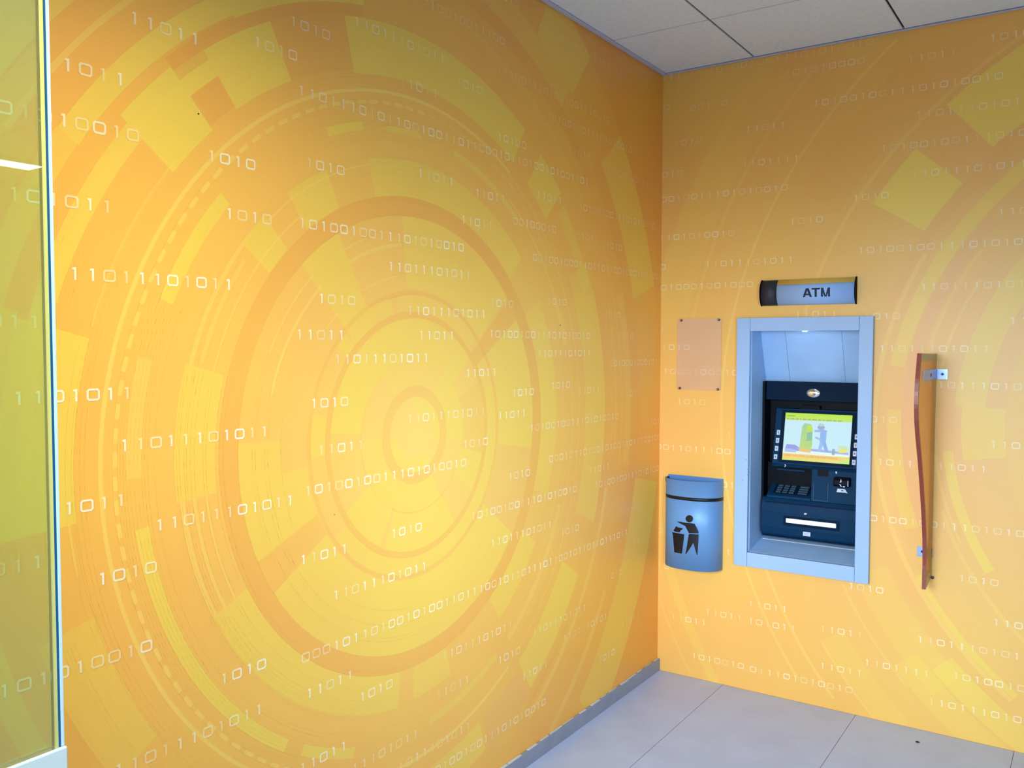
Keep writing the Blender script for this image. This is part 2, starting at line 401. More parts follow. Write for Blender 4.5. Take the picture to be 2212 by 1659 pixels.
LR = [(1.984, 1.996, 130, 215, LGT, 0.28), (1.675, 1.69, 115, 165, LGT, 0.28), (1.896, 1.908, 198, 219, LGT, 0.32), (1.802, 1.813, 212, 227, LGT, 0.28), (1.327, 1.345, 150, 232, LGT, 0.28), (1.125, 1.14, 198, 232, LGT, 0.24),
      (1.604, 1.615, 203, 222, LGT, 0.21), (1.108, 1.12, 150, 205, LGT, 0.28), (2.163, 2.18, 138, 170, LGT, 0.17), (2.33, 2.378, 138, 170, YEL, .2), (2.335, 2.38, 198, 215, YEL, .2), (2.45, 2.458, 198, 210, LGT, 0.21),
      (1.39, 1.62, 138, 147, YEL, .6), (1.41, 1.655, 116, 131.5, YEL, .65), (1.245, 1.30, 128, 170, YEL, .42), (1.235, 1.288, 178, 200, YEL, .38), (1.05, 1.087, 186, 212, YEL, .5), (.87, 1.018, 176, 188, YEL, .45),
      (.94, 1.045, 140, 176, YEL, .4), (1.166, 1.18, 145, 168, LGT, 0.21), (1.30, 1.325, 208, 232, YEL, .4), (1.385, 1.48, 222, 240, YEL, .35), (1.19, 1.235, 140, 206, PNK, .25), (1.41, 1.55, 205, 225, YEL, .15),
      (2.20, 2.33, 140, 170, YEL, .12), (1.70, 1.80, 212, 226, YEL, .15), (1.49, 1.6, 219, 240, YEL, .2), (0, .87, 120, 240, YEL, .15), (2.38, 3.2, 100, 150, YEL, .12), (1.72, 1.9, 130, 150, DRK, .12), (1.345, 1.385, 130, 232, DRK, .08)]

OPEN = (0.432, 0.896, 0.620, 1.620)       # hole in the back wall for the cash machine
wall_left = build_wall('wall_left', lambda u, z, d: (d, u, z), CL, LL, [(-4.7, 0, 0, H)], parse('L', LS),
                       [((-0.12, -4.7, 0), (-0.0004, 0.5, H))], [measure('L', 428.5, 246) + (0.0022,), measure('L', 1210, 702.5) + (0.003,), measure('L', 722, 1112) + (0.0015,)], 4.6, 1)
wall_back = build_wall('wall_back', lambda u, z, d: (u, -d, z), CR, LR,
                       [(0, OPEN[0], 0, H), (OPEN[1], 6, 0, H), (OPEN[0], OPEN[1], 0, OPEN[2]), (OPEN[0], OPEN[1], OPEN[3], H)], parse('R', RS),
                       [((0, .0004, 0), (OPEN[0], .45, H)), ((OPEN[1], .0004, 0), (6, .45, H)), ((OPEN[0], .0004, 0), (OPEN[1], .45, OPEN[2])), ((OPEN[0], .0004, OPEN[3]), (OPEN[1], .45, H))],
                       [], 4.6, 1)

# ------------------------------------------------------------------ room shell
M_WHITE = mat('grey_paint', s8(165, 182, 215), 0.7)
M_TILEC = mat('ceiling_tile', s8(222, 236, 255), 0.9, noise=0.05, nscale=60, bump=0.25)
M_TRIM = mat('ceiling_trim', s8(190, 194, 222), 0.6)
M_GRID = mat('ceiling_grid', s8(110, 112, 145), 0.6)
M_GAP = mat('dark_gap', s8(28, 28, 48), 0.9)
bm = bmesh.new()
box(bm, (0, -4.7, 2.812), (6, 0, 2.95), 1)
xs = [0.022, 0.433]; x = 0.433
while x < 6: x += 0.604; xs.append(min(x, 6))
ys = [-0.022]; y = -0.535
while y > -4.7: ys.append(y); y -= 0.604
ys.append(-4.7)
for i in range(len(xs) - 1):
    for j in range(len(ys) - 1):
        if xs[i + 1] - xs[i] < .05: continue
        gx = 0.0045; a = xs[i] + (gx if i else 0); b_ = xs[i + 1] - gx
        box(bm, (a, ys[j + 1] + 0.0035, 2.8), (b_, ys[j] - (0.0035 if j else 0), 2.811), 0)
for x in xs[1:-1]:
    box(bm, (x - .010, -4.7, 2.806), (x + .010, -.02, 2.8115), 2)
for y in ys[1:-1]:
    box(bm, (0.02, y - .010, 2.8022), (6, y + .010, 2.8115), 3)
ceiling = structure(link('ceiling', bm, [M_TILEC, M_WHITE, M_GAP, M_GRID]))
bm = bmesh.new(); box(bm, (0.0008, -4.7, 2.794), (0.022, 0, 2.7998)); structure(link('trim_1', bm, M_TRIM, bevel=.002))
bm = bmesh.new(); box(bm, (0.024, -0.016, 2.795), (6, -0.0008, 2.7998)); structure(link('trim_2', bm, M_TRIM, bevel=.002))

M_FLOOR = mat('floor_tile', s8(178, 190, 226), 0.42, noise=0.05, nscale=6, spec=0.4)
M_GROUT = mat('floor_grout', s8(110, 105, 120), 0.8)
bm = bmesh.new(); box(bm, (-.1, -4.95, -.15), (6.1, 0.3, -.0015), 1)
fx = [0.0005]; x = 0.326
while x < 6: fx.append(x); x += 0.5775
fx.append(6)
fy = [-0.0005, -1.18]; y = -1.18 - .5775
while y > -4.7: fy.append(y); y -= .5775
fy.append(-4.8)
for i in range(len(fx) - 1):
    for j in range(len(fy) - 1):
        box(bm, (fx[i] + .0011, fy[j + 1] + .0011, -.0014), (fx[i + 1] - .0011, fy[j] - .0011, 0), 0)
structure(link('floor', bm, [M_FLOOR, M_GROUT]))

M_BASE = mat('baseboard_stone', s8(140, 148, 168), 0.5, noise=0.06, nscale=14)
M_CAULK = mat('caulk', s8(200, 205, 215), 0.6)
bm = bmesh.new(); box(bm, (0.001, -4.7, 0.0005), (0.013, -0.0012, 0.056), 0)
r2 = random.Random(3); yy = -0.01
while yy > -3:   # ragged bead of caulk along the top edge
    w = r2.uniform(.02, .09)
    box(bm, (0.001, yy - w, 0.056), (0.001 + r2.uniform(.003, .011), yy, 0.0565 + r2.uniform(.0002, .002)), 1); yy -= w + r2.uniform(0, .05)
structure(link('baseboard_left', bm, [M_BASE, M_CAULK]))

bm = bmesh.new(); box(bm, (6, -4.7, 0), (6.12, 0, H)); structure(link('wall_right', bm, M_WHITE))
bm = bmesh.new()
box(bm, (0, -4.82, 2.35), (6, -4.7, H)); box(bm, (0, -4.82, 0), (.7, -4.7, 2.35)); box(bm, (5.5, -4.82, 0), (6, -4.7, 2.35)); box(bm, (.7, -4.82, 0), (5.5, -4.7, .25))
structure(link('wall_front', bm, M_WHITE))
M_ALU = mat('aluminium', s8(170, 175, 185), 0.35, metal=0.8)
wroot = thing('window_1', 'shopfront window in an aluminium frame', 'window', (3.1, -4.76, .25)); del wroot['category']; del wroot['label']; wroot['kind'] = 'structure'
bm = bmesh.new()
for a, b_ in (((.7, -4.79, .25), (.75, -4.73, 2.35)), ((5.45, -4.79, .25), (5.5, -4.73, 2.35)), ((2.28, -4.79, .3), (2.33, -4.73, 2.3)), ((3.87, -4.79, .3), (3.92, -4.73, 2.3)), ((.75, -4.79, .25), (5.45, -4.73, .3)), ((.75, -4.79, 2.3), (5.45, -4.73, 2.35))): box(bm, a, b_)
link('window_frame', bm, M_ALU, wroot)
bm = bmesh.new(); box(bm, (.75, -4.765, .3), (5.45, -4.755, 2.3)); link('window_pane', bm, clear_mat('window_glass', (.95, .98, .97), .8), wroot)

# ------------------------------------------------------------------ ceiling lamp (seen mirrored in the glass)
M_LAMP = mat('lamp_diffuser', (1, 1, 1), .5, emit=(0.9, 0.96, 1), estr=12)
t = thing('ceiling_light', 'rectangular ceiling light whose white glow is mirrored in the glass screen', 'ceiling light', (5.25, -.85, 2.79))
bm = bmesh.new(); box(bm, (5.05, -1.20, 2.785), (5.42, -.50, 2.7995)); link('light_frame', bm, M_WHITE, t, bevel=.003)
bm = bmesh.new(); box(bm, (5.14, -1.16, 2.781), (5.32, -.55, 2.7848)); link('diffuser', bm, M_LAMP, t)

# ------------------------------------------------------------------ glass screen at the left
M_GLASS = clear_mat('tinted_glass', (.87, 1.0, .78), 2.6, .01, haze=.08, haze_col=s8(225, 248, 190))
M_EDGE_B = mat('glass_edge_blue', s8(20, 85, 135), .2, spec=.7)
M_EDGE_W = mat('glass_edge_bright', s8(190, 225, 255), .15, spec=.8, emit=None)
M_FROST = mat('frosted_film', s8(196, 216, 226), .6)
t = thing('glass_screen', 'tall greenish glass screen at left edge with pale lower panel', 'glass screen', (0.35, -3.4, 0))
GX = 0.35
bm = bmesh.new(); box(bm, (GX - .004, -3.9, .902), (GX + .004, -3.062, 2.7)); link('glass_pane', bm, M_GLASS, t)
bm = bmesh.new(); box(bm, (GX - .006, -3.0515, .902), (GX + .004, -3.0455, 2.7)); link('edge_strip', bm, M_EDGE_W, t, bevel=.001)
bm = bmesh.new(); box(bm, (GX - .006, -3.0550, .902), (GX + .004, -3.0517, 2.7)); link('edge_strip', bm, M_EDGE_B, t)
bm = bmesh.new(); box(bm, (GX - .006, -3.0618, .902), (GX + .0035, -3.0552, 2.7)); link('edge_strip', bm, mat('glass_edge_cream', s8(200, 205, 130), .3), t)
bm = bmesh.new(); box(bm, (GX - .012, -3.9, .0), (GX + .010, -3.044, .9015)); link('lower_panel', bm, M_FROST, t, bevel=.002)

# ------------------------------------------------------------------ cash machine surround
M_FRAME = mat('surround_paint', s8(158, 186, 228), .42, spec=.4, noise=.02, nscale=4)
M_FRAME_IN = mat('surround_inner_paint', s8(156, 190, 230), .5, noise=.06, nscale=7)
M_SPECK = mat('dirt_speck', s8(30, 40, 60), .8)
t = thing('machine_surround', 'light blue-grey metal surround boxing in the cash machine', 'machine surround', (.662, 0, .566))
bm = bmesh.new(); box(bm, (.377, -.025, .566), (.4355, -.0008, 1.669)); st = link('side_rail', bm, M_FRAME, t, bevel=.0015)
bm = bmesh.new(); box(bm, (.8925, -.025, .566), (.947, -.0008, 1.669)); link('side_rail', bm, M_FRAME, t, bevel=.0015)
bm = bmesh.new(); box(bm, (.4365, -.0245, 1.611), (.8915, -.0008, 1.669)); link('top_rail', bm, M_FRAME, t, bevel=.0015)
bm = bmesh.new(); box(bm, (.4365, -.0245, .566), (.8915, -.0008, .630)); link('bottom_rail', bm, M_FRAME, t, bevel=.0015)
bm = bmesh.new(); box(bm, (.4335, -.0008, .6302), (.4385, .235, 1.6165)); link('side_lining', bm, M_FRAME_IN, t)
bm = bmesh.new(); box(bm, (.8895, -.0008, .6302), (.8945, .235, 1.6165)); link('side_lining', bm, M_FRAME_IN, t)
bm = bmesh.new(); prism_x(bm, [(-.0008, .6235), (-.0008, .6305), (.23, .676), (.23, .669)], .4388, .8892)
ledge = link('ledge', bm, M_FRAME_IN, t)
bm = bmesh.new(); box(bm, (.4388, -.0008, 1.611), (.8892, .118, 1.6165)); link('soffit', bm, M_FRAME_IN, t)
M_SEAM = mat('seam', s8(70, 90, 130), .7)
bm = bmesh.new(); prism_x(bm, [(.112, 1.611), (.118, 1.611), (.206, 1.386), (.200, 1.386)], .4388, .8892, 0)
for sx in (.548, .79):
    prism_x(bm, [(.1116, 1.611), (.1120, 1.611), (.200, 1.386), (.1996, 1.386)], sx, sx + .0012, 1)
link('hood_panel', bm, [M_FRAME_IN, M_SEAM], t)
bm = bmesh.new(); cyl(bm, (.662, .016, 1.611), (0, 0, -1), .010, .003, 24); lampb = link('hood_lamp', bm, mat('hood_lamp_glow', (1, 1, 1), .4, emit=(.85, .93, 1), estr=4), t)
hl = bpy.data.lights.new('hood_lamp_light', 'POINT'); hl.energy = .12; hl.color = (.8, .92, 1); hl.shadow_soft_size = .02
ho = bpy.data.objects.new('hood_lamp_light', hl); col.objects.link(ho); ho.location = (.662, .016, 1.585)
for px, py in ((1611.5, 993), (1615, 1014), (1615, 1026), (1604.5, 1036.5)):
    d = pix_ray(px, py); q = CAM + d * ((-.0255 - CAM.y) / d.y); bm = bmesh.new(); cyl(bm, (q.x, -.0252, q.z), (0, -1, 0), .0016, .0004, 8)
    link('paint_chip', bm, M_SPECK, t)
# ------------------------------------------------------------------ cash machine
M_NAVY = mat('navy_plastic', s8(5, 48, 80), .55, spec=.12)
M_NAVYD = mat('navy_plastic_deep', s8(2, 26, 50), .6, spec=.1)
M_BLACK = mat('black_plastic', s8(4, 7, 16), .5, spec=.12)
M_SILV = mat('silver_label', s8(205, 208, 222), .4)
M_CHROME = mat('chrome', s8(225, 222, 225), .12, metal=1)
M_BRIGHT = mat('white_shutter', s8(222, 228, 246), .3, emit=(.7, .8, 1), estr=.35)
t = thing('cash_machine', 'dark navy cash machine with lit screen and keypad recessed in the wall', 'cash machine', (.662, .14, .69))


def ys_(z): return .155 + (z - 1.032) * .213     # screen plane


bm = bmesh.new(); box(bm, (.4395, .2365, .68), (.8885, .30, 1.39)); link('back_body', bm, M_BLACK, t)
bm = bmesh.new(); prism_x(bm, [(.166, 1.384), (.160, 1.302), (.2362, 1.296), (.2362, 1.384)], .4515, .8885); link('header_panel', bm, M_NAVYD, t, bevel=.002)
bm = bmesh.new(); box(bm, (.4405, .150, .70), (.4505, .2362, 1.386)); link('side_edge', bm, M_BLACK, t)
# dark slot under the header
bm = bmesh.new(); prism_x(bm, [(ys_(1.278), 1.278), (ys_(1.262), 1.262), (.2362, 1.262), (.2362, 1.278)], .60, .68); link('sensor_window', bm, M_BLACK, t)
# screen console
sl = [(ys_(1.262) + .004, 1.262), (ys_(1.012) + .004, 1.012), (.2362, 1.012), (.2362, 1.262)]
bm = bmesh.new(); prism_x(bm, sl, .486, .8885); link('screen_console', bm, M_NAVY, t, bevel=.002)
bm = bmesh.new()
for za, zb, xa, xb in ((1.243, 1.254, .515, .838), (1.020, 1.032, .515, .838), (1.032, 1.243, .515, .5305), (1.032, 1.243, .8225, .838)):
    prism_x(bm, [(ys_(zb), zb), (ys_(za), za), (ys_(za) + .004, za), (ys_(zb) + .004, zb)], xa, xb)
link('screen_bezel', bm, M_NAVYD, t)
# the lit screen: flat picture, coloured areas in one mesh
SX0, SX1, SZ0, SZ1 = .5305, .8225, 1.032, 1.243


def scr(u, v, d=0.0):
    z = SZ0 + v * (SZ1 - SZ0); return (SX0 + u * (SX1 - SX0), ys_(z) + .003 - d, z)


def scr_mat():
    m = bpy.data.materials.new('screen_picture'); m.use_nodes = True; nt = m.node_tree; b = nt.nodes['Principled BSDF']
    a = nt.nodes.new('ShaderNodeAttribute'); a.attribute_name = 'print'
    b.inputs['Base Color'].default_value = (.01, .01, .01, 1); b.inputs['Roughness'].default_value = .2
    nt.links.new(a.outputs['Color'], b.inputs['Emission Color']); b.inputs['Emission Strength'].default_value = .97
    return m


bm = bmesh.new(); cl = bm.loops.layers.float_color.new('print'); depth_i = [0]


def sp(pts, c, c2=None):
    depth_i[0] += 1
    vs = [bm.verts.new(scr(u, v, .0001 * depth_i[0])) for u, v in pts]; f = bm.faces.new(vs)
    vmin = min(p[1] for p in pts); vmax = max(p[1] for p in pts)
    for lp, (u, v) in zip(f.loops, pts):
        k = (v - vmin) / (vmax - vmin + 1e-6)
        cc = c if c2 is None else [c[i] * (1 - k) + c2[i] * k for i in range(3)]
        lp[cl] = (*lin([q / 255 for q in cc]), 1)


def ell(cx, cz, rx, rz, c, n=16):
    sp([(cx + rx * math.cos(2 * math.pi * i / n), cz + rz * math.sin(2 * math.pi * i / n)) for i in range(n)], c)


sp([(0, 0), (1, 0), (1, 1), (0, 1)], (196, 232, 246))
sp([(0, .14), (1, .12), (1, .22), (0, .24)], (225, 242, 235))
sp([(0, 0), (1, 0), (1, .06), (0, .06)], (215, 225, 110), (228, 214, 120))
sp([(0, .06), (1, .06), (1, .14), (0, .14)], (235, 205, 115))
sp([(.8, 0), (1, 0), (1, .12)], (195, 230, 110))
sp([(0, .845), (1, .855), (1, 1), (0, 1)], (195, 228, 110), (180, 230, 70))
sp([(.03, .22), (.24, .20), (.26, .27), (.18, .33), (.05, .33)], (150, 155, 225))
sp([(.03, .17), (.2, .17), (.22, .22), (.03, .25)], (170, 190, 235))
sp([(.22, .23), (.98, .19), (.98, .23), (.6, .26), (.22, .27)], (165, 170, 230))
sp([(.25, .25), (.3, .20), (.42, .20), (.44, .33), (.43, .7), (.40, .78), (.30, .79), (.27, .72)], (190, 215, 120), (160, 205, 160))
sp([(.33, .3), (.44, .33), (.43, .7), (.40, .76), (.34, .74)], (175, 210, 130), (190, 225, 80))
sp([(.35, .42), (.43, .44), (.43, .62), (.35, .6)], (135, 190, 165))
sp([(.24, .2), (.42, .18), (.42, .24), (.25, .25)], (235, 190, 120))
ell(.555, .72, .055, .05, (150, 170, 215)); ell(.555, .775, .045, .03, (190, 205, 200))
sp([(.46, .62), (.64, .62), (.65, .66), (.6, .68), (.46, .66)], (150, 180, 230))
sp([(.55, .40), (.64, .40), (.64, .64), (.55, .64)], (140, 180, 235))
sp([(.47, .5), (.56, .44), (.57, .48), (.49, .53)], (160, 185, 225))
sp([(.53, .22), (.57, .22), (.62, .42), (.55, .42)], (150, 190, 240))
sp([(.64, .22), (.69, .22), (.64, .42), (.58, .42)], (140, 175, 230))
sp([(.74, .17), (.78, .17), (.78, .29), (.74, .29)], (140, 170, 190))
sp([(.83, .23), (.96, .24), (.98, .36), (.82, .38)], (200, 225, 190))
sp([(.84, .22), (.95, .23), (.965, .31), (.9, .30), (.835, .27)], (225, 228, 110))
u = .03
for wd in (3, 5, 4, 2, 5, 4, 6, 4, 3, 7, 4, 5):       # small unreadable line of type
    sp([(u, .862), (u + wd * .012, .862), (u + wd * .012, .885), (u, .885)], (160, 180, 95)); u += wd * .012 + .018
sp([(.03, .925), (.15, .925), (.15, .95), (.03, .95)], (150, 190, 80))
bm.faces.layers.int.new('keep')
screen = link('screen', bm, scr_mat(), t)


def text_mesh(name, body, size, mtl, place, parent, th=.0004, bold=0.0, wide=1.0):
    cu_ = bpy.data.curves.new(name + '_c', 'FONT'); cu_.body = body; cu_.size = size; cu_.align_x = 'LEFT'; cu_.extrude = th; cu_.offset = bold
    ob = bpy.data.objects.new(name + '_c', cu_); col.objects.link(ob)
    bpy.context.view_layer.update()
    me = bpy.data.meshes.new_from_object(ob.evaluated_get(bpy.context.evaluated_depsgraph_get()))
    bpy.data.objects.remove(ob); bpy.data.curves.remove(cu_)
    me.transform(Matrix.Diagonal((wide, 1, 1, 1)))
    me.transform(place); me.name = name; me.materials.clear(); me.materials.append(mtl)
    o = bpy.data.objects.new(name, me); col.objects.link(o); o.parent = parent; o.matrix_parent_inverse = parent.matrix_world.inverted()
    return o


def frame_at(p, xdir, ydir):
    xd = Vector(xdir).normalized(); yd = Vector(ydir).normalized(); zd = xd.cross(yd)
    return Matrix(((xd.x, yd.x, zd.x, p[0]), (xd.y, yd.y, zd.y, p[1]), (xd.z, yd.z, zd.z, p[2]), (0, 0, 0, 1)))


tz = SZ0 + .085 * (SZ1 - SZ0)
text_mesh('screen_text', 'SORRY THIS ATM IS CLOSED FOR MAINTENANCE', .0112, mat('screen_type', s8(190, 95, 40), .5, emit=s8(190, 95, 40), estr=.7),
          frame_at((SX0 + .010, ys_(tz) - .0008, tz), (1, 0, 0), (0, .213, 1)), t, .0001, 0.0, .93)

logo = bmesh.new()
bmesh.ops.create_uvsphere(logo, u_segments=32, v_segments=16, radius=1)
bmesh.ops.scale(logo, vec=(.031, .008, .0205), verts=logo.verts); bmesh.ops.translate(logo, vec=(.663, .163, 1.337), verts=logo.verts)
link('oval_badge', logo, M_CHROME, t, smooth=True)
for zc, xo in ((1.152, 0), (1.116, -.0015), (1.080, -.003), (1.043, -.0045)):
    for side, xc in ((0, .5055), (1, .8455)):
        bm = bmesh.new(); w = .0075; h = .011
        prism_x(bm, [(ys_(zc + h) - .002, zc + h), (ys_(zc - h) - .002, zc - h), (ys_(zc - h) + .005, zc - h), (ys_(zc + h) + .005, zc + h)], xc + xo - w, xc + xo + w)
        fb = link('function_button', bm, M_SILV, t, bevel=.001)
        bm = bmesh.new(); prism_x(bm, [(ys_(zc + .004) - .0024, zc + .004), (ys_(zc - .004) - .0024, zc - .004), (ys_(zc - .004) - .0018, zc - .004), (ys_(zc + .004) - .0018, zc + .004)], xc + xo - .003, xc + xo + .003)
        o = link('button_mark', bm, mat('button_mark_ink', s8(120, 125, 150), .6) if not bpy.data.materials.get('button_mark_ink') else bpy.data.materials['button_mark_ink'], fb)
# middle block (card side), left shelf with keypad
bm = bmesh.new(); prism_x(bm, [(.1545, 1.0115), (.140, 1.000), (.130, .860), (.2362, .860), (.2362, 1.0115)], .668, .8885); link('card_panel', bm, M_NAVY, t, bevel=.002)
bm = bmesh.new(); box(bm, (.4515, .205, .86), (.6675, .2362, 1.0115)); link('keypad_well', bm, M_BLACK, t)
bm = bmesh.new(); prism_x(bm, [(.158, 1.0115), (.150, 1.001), (.2048, 1.001), (.2048, 1.0115)], .486, .6675); link('well_lip', bm, M_NAVY, t, bevel=.001)
bm = bmesh.new(); box(bm, (.50, .190, .978), (.625, .2045, .986)); link('receipt_slot', bm, M_NAVY, t)


def zk(y): return .872 + (y - .13) * .55


bm = bmesh.new(); prism_x(bm, [(.128, .8705), (.2048, zk(.2048)), (.2048, .8602), (.126, .8602)], .472, .6675); link('keypad_shelf', bm, M_NAVY, t, bevel=.0015)
bm = bmesh.new(); prism_x(bm, [(.139, zk(.139) + .0035), (.198, zk(.198) + .0035), (.198, zk(.198) + .0002), (.139, zk(.139) + .0002)], .495, .655)
kp = link('keypad', bm, M_NAVYD, t, bevel=.001)
M_KEY = mat('steel_key', s8(66, 90, 106), .35, metal=.5)
first = None
for rI in range(4):
    for cI, (kx, kw) in enumerate(((.508, .022), (.537, .022), (.566, .022), (.606, .040))):
        ky = .1435 + rI * .0142
        bm = bmesh.new()
        prism_x(bm, [(ky, zk(ky) + .0065), (ky + .0095, zk(ky + .0095) + .0065), (ky + .0095, zk(ky + .0095) + .0036), (ky, zk(ky) + .0036)], kx, kx + kw)
        link('key', bm, M_KEY, kp, bevel=.0008)
# card reader
bm = bmesh.new(); prism_x(bm, [(.118, .976), (.108, .966), (.104, .946), (.112, .938), (.138, .938), (.14, .978)], .768, .836); cr_ = link('card_slot', bm, M_BLACK, t, bevel=.004, seg=3)
bm = bmesh.new(); box(bm, (.775, .1015, .955), (.829, .112, .959)); link('slot_mouth', bm, M_NAVYD, cr_)
M_GLINT = mat('card_slot_glint', s8(235, 240, 250), .1, spec=.9)  # bright glints on the card slot, put in as pale shapes
bm = bmesh.new()
poly_slab(bm, [(.801, .973), (.804, .964), (.802, .957), (.795, .955), (.799, .962)], lambda a, b_, d: (a, .1035 + d, b_), .006)
poly_slab(bm, [(.793, .950), (.801, .949), (.805, .940), (.802, .940), (.798, .946)], lambda a, b_, d: (a, .1035 + d, b_), .006)
poly_slab(bm, [(.809, .943), (.819, .944), (.817, .939), (.811, .939)], lambda a, b_, d: (a, .1035 + d, b_), .006)
poly_slab(bm, [(.829, .968), (.831, .968), (.832, .943), (.829, .944)], lambda a, b_, d: (a, .1035 + d, b_), .006)
link('card_slot_glint', bm, M_GLINT, cr_)
bm = bmesh.new(); poly_slab(bm, [(.781, .926), (.812, .926), (.824, .909), (.817, .911), (.777, .911), (.779, .917)], lambda a, b_, d: (a, .133 - .0015 + (b_ - .91) * .07 + d, b_), .001)
link('card_sticker', bm, M_SILV, t)
bm = bmesh.new(); box(bm, (.797, .1330, .917), (.806, .1334, .921)); bmesh.ops.translate(bm, vec=(0, -.002, 0), verts=bm.verts); link('sticker_mark', bm, M_NAVY, t)
bm = bmesh.new(); prism_x(bm, [(.1385, 1.003), (.1365, .974), (.142, .974), (.145, 1.003)], .695, .740); link('camera_window', bm, M_BLACK, t)
bm = bmesh.new()
pf = lambda z: .130 + (z - .86) * .0714 - .0006
for xa, xb, za, zb in ((.678, .740, .8655, .8665), (.678, .679, .866, .945), (.7395, .7405, .866, .945)):
    prism_x(bm, [(pf(zb), zb), (pf(za), za), (pf(za) + .001, za), (pf(zb) + .001, zb)], xa, xb)
link('panel_outline', bm, mat('outline_ink', s8(60, 100, 130), .5), t)
bm = bmesh.new()
za = 1.006
for pts in ([(.545, 1.012), (.550, 1.012), (.552, 1.006), (.547, 1.000), (.544, 1.002), (.549, 1.006)],):
    poly_slab(bm, pts, lambda a, b_, d: (a, .1475 + d, b_), .0008)
link('arrow_mark', bm, M_SILV, t)
bm = bmesh.new(); poly_slab(bm, [(.770, 1.000), (.775, 1.000), (.776, .990), (.771, .990)], lambda a, b_, d: (a, .1382 + d, b_), .0008); link('arrow_mark', bm, M_SILV, t)
# lower block
bm = bmesh.new(); prism_x(bm, [(.132, .8598), (.121, .846), (.118, .838), (.113, .80), (.113, .73), (.118, .70), (.130, .688), (.2362, .688), (.2362, .8598)], .4515, .8885); link('dispenser_panel', bm, M_NAVY, t, bevel=.003, seg=3)
bm = bmesh.new(); prism_x(bm, [(.1195, .8445), (.1175, .8385), (.122, .8385), (.123, .8445)], .47, .8885); link('panel_seam', bm, M_NAVYD, t)
bm = bmesh.new(); box(bm, (.555, .1100, .744), (.797, .1145, .786)); link('cash_slot', bm, M_NAVYD, t, bevel=.0015)
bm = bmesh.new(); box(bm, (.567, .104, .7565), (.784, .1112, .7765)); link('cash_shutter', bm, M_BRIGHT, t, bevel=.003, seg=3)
bm = bmesh.new(); box(bm, (.642, .1120, .7055), (.674, .1150, .7235))
sh = link('type_plate', bm, M_SILV, t)
bm = bmesh.new()
for zz in (.711, .7155): box(bm, (.647, .1115, zz), (.669, .1121, zz + .0012))
link('plate_text', bm, mat('plate_ink', s8(120, 110, 160), .5), sh)
bm = bmesh.new(); poly_slab(bm, [(.645, .800), (.655, .801), (.659, .808), (.653, .806), (.650, .809), (.646, .806)], lambda a, b_, d: (a, .1122 + d, b_), .001); link('cash_mark', bm, M_SILV, t)
bm = bmesh.new(); box(bm, (.4520, .132, .6815), (.8885, .2362, .6868)); link('foot_strip', bm, M_NAVYD, t)
bm = bmesh.new(); prism_x(bm, [(.150, .6612), (.150, .6632), (.158, .6648), (.158, .6628)], .449, .8885); link('sealant_bead', bm, M_SILV, t)

# ------------------------------------------------------------------ ATM sign
t = thing('atm_sign', 'long convex wall sign reading ATM above the cash machine', 'sign', (.678, 0, 1.721))
M_SIGNF = mat('sign_face', s8(152, 186, 238), .4, spec=.35)
M_SIGNY = mat('sign_yellow_strip', s8(214, 176, 82), .3)
M_SIGND = mat('sign_dark_band', s8(46, 46, 56), .5, spec=.3)
M_SIGNK = mat('sign_end_cap', s8(8, 7, 9), .7, spec=.1)
ZB, ZT = 1.7215, 1.8305


def arc_prof(a, b_, n=8, off=0.0):
    """front curve points (y,z) between fractions a..b of the height"""
    out = []
    for i in range(n + 1):
        f = a + (b_ - a) * i / n; z = ZB + f * (ZT - ZB)
        q = 2 * f - 1
        y = -(.012 + .024 * (1 - abs(q) ** 2.4)) - off
        out.append((y, z))
    return out


def arc_part(name, xa, xb, fa, fb, m, off=0.0, back=-.001, n=12):
    bm = bmesh.new(); fr = arc_prof(fa, fb, n, off)
    prof = fr + [(back, fr[-1][1]), (back, fr[0][1])]
    prism_x(bm, prof, xa, xb)
    o = link(name, bm, m, t)
    for p in o.data.polygons: p.use_smooth = abs(p.normal.x) < .5 and p.normal.y < -.05
    return o


arc_part('sign_face', .5535, .872, 0, .80, M_SIGNF)
arc_part('yellow_strip', .5535, .872, .802, 1, M_SIGNY)
arc_part('dark_band', .4835, .553, 0.0, 1, M_SIGND)
arc_part('end_cap', .4795, .483, -.02, 1.02, M_SIGNK, .003)
arc_part('end_cap', .8725, .8760, -.02, 1.02, M_SIGNK, .002)
bm = bmesh.new()
M_INK = mat('navy_ink', s8(38, 50, 92), .5)
LX, LZ, LH = .6645, 1.7525, .037


def letter(bm, strokes):
    for st_ in strokes:
        n = 6; P = [Vector((p[0], 0, p[1])) for p in st_]
        # quad subdivided vertically so it follows the convex face
        a, b_, c_, d = P
        prev = None
        for i in range(n + 1):
            k = i / n; l = a.lerp(d, k); r_ = b_.lerp(c_, k); row = []
            for q in (l, r_):
                f = (q.z - ZB) / (ZT - ZB); s = 2 * f - 1
                row.append(bm.verts.new((q.x, -(.012 + .024 * (1 - abs(s) ** 2.4)) - .0008, q.z)))
            if prev: bm.faces.new((prev[0], prev[1], row[1], row[0]))
            prev = row


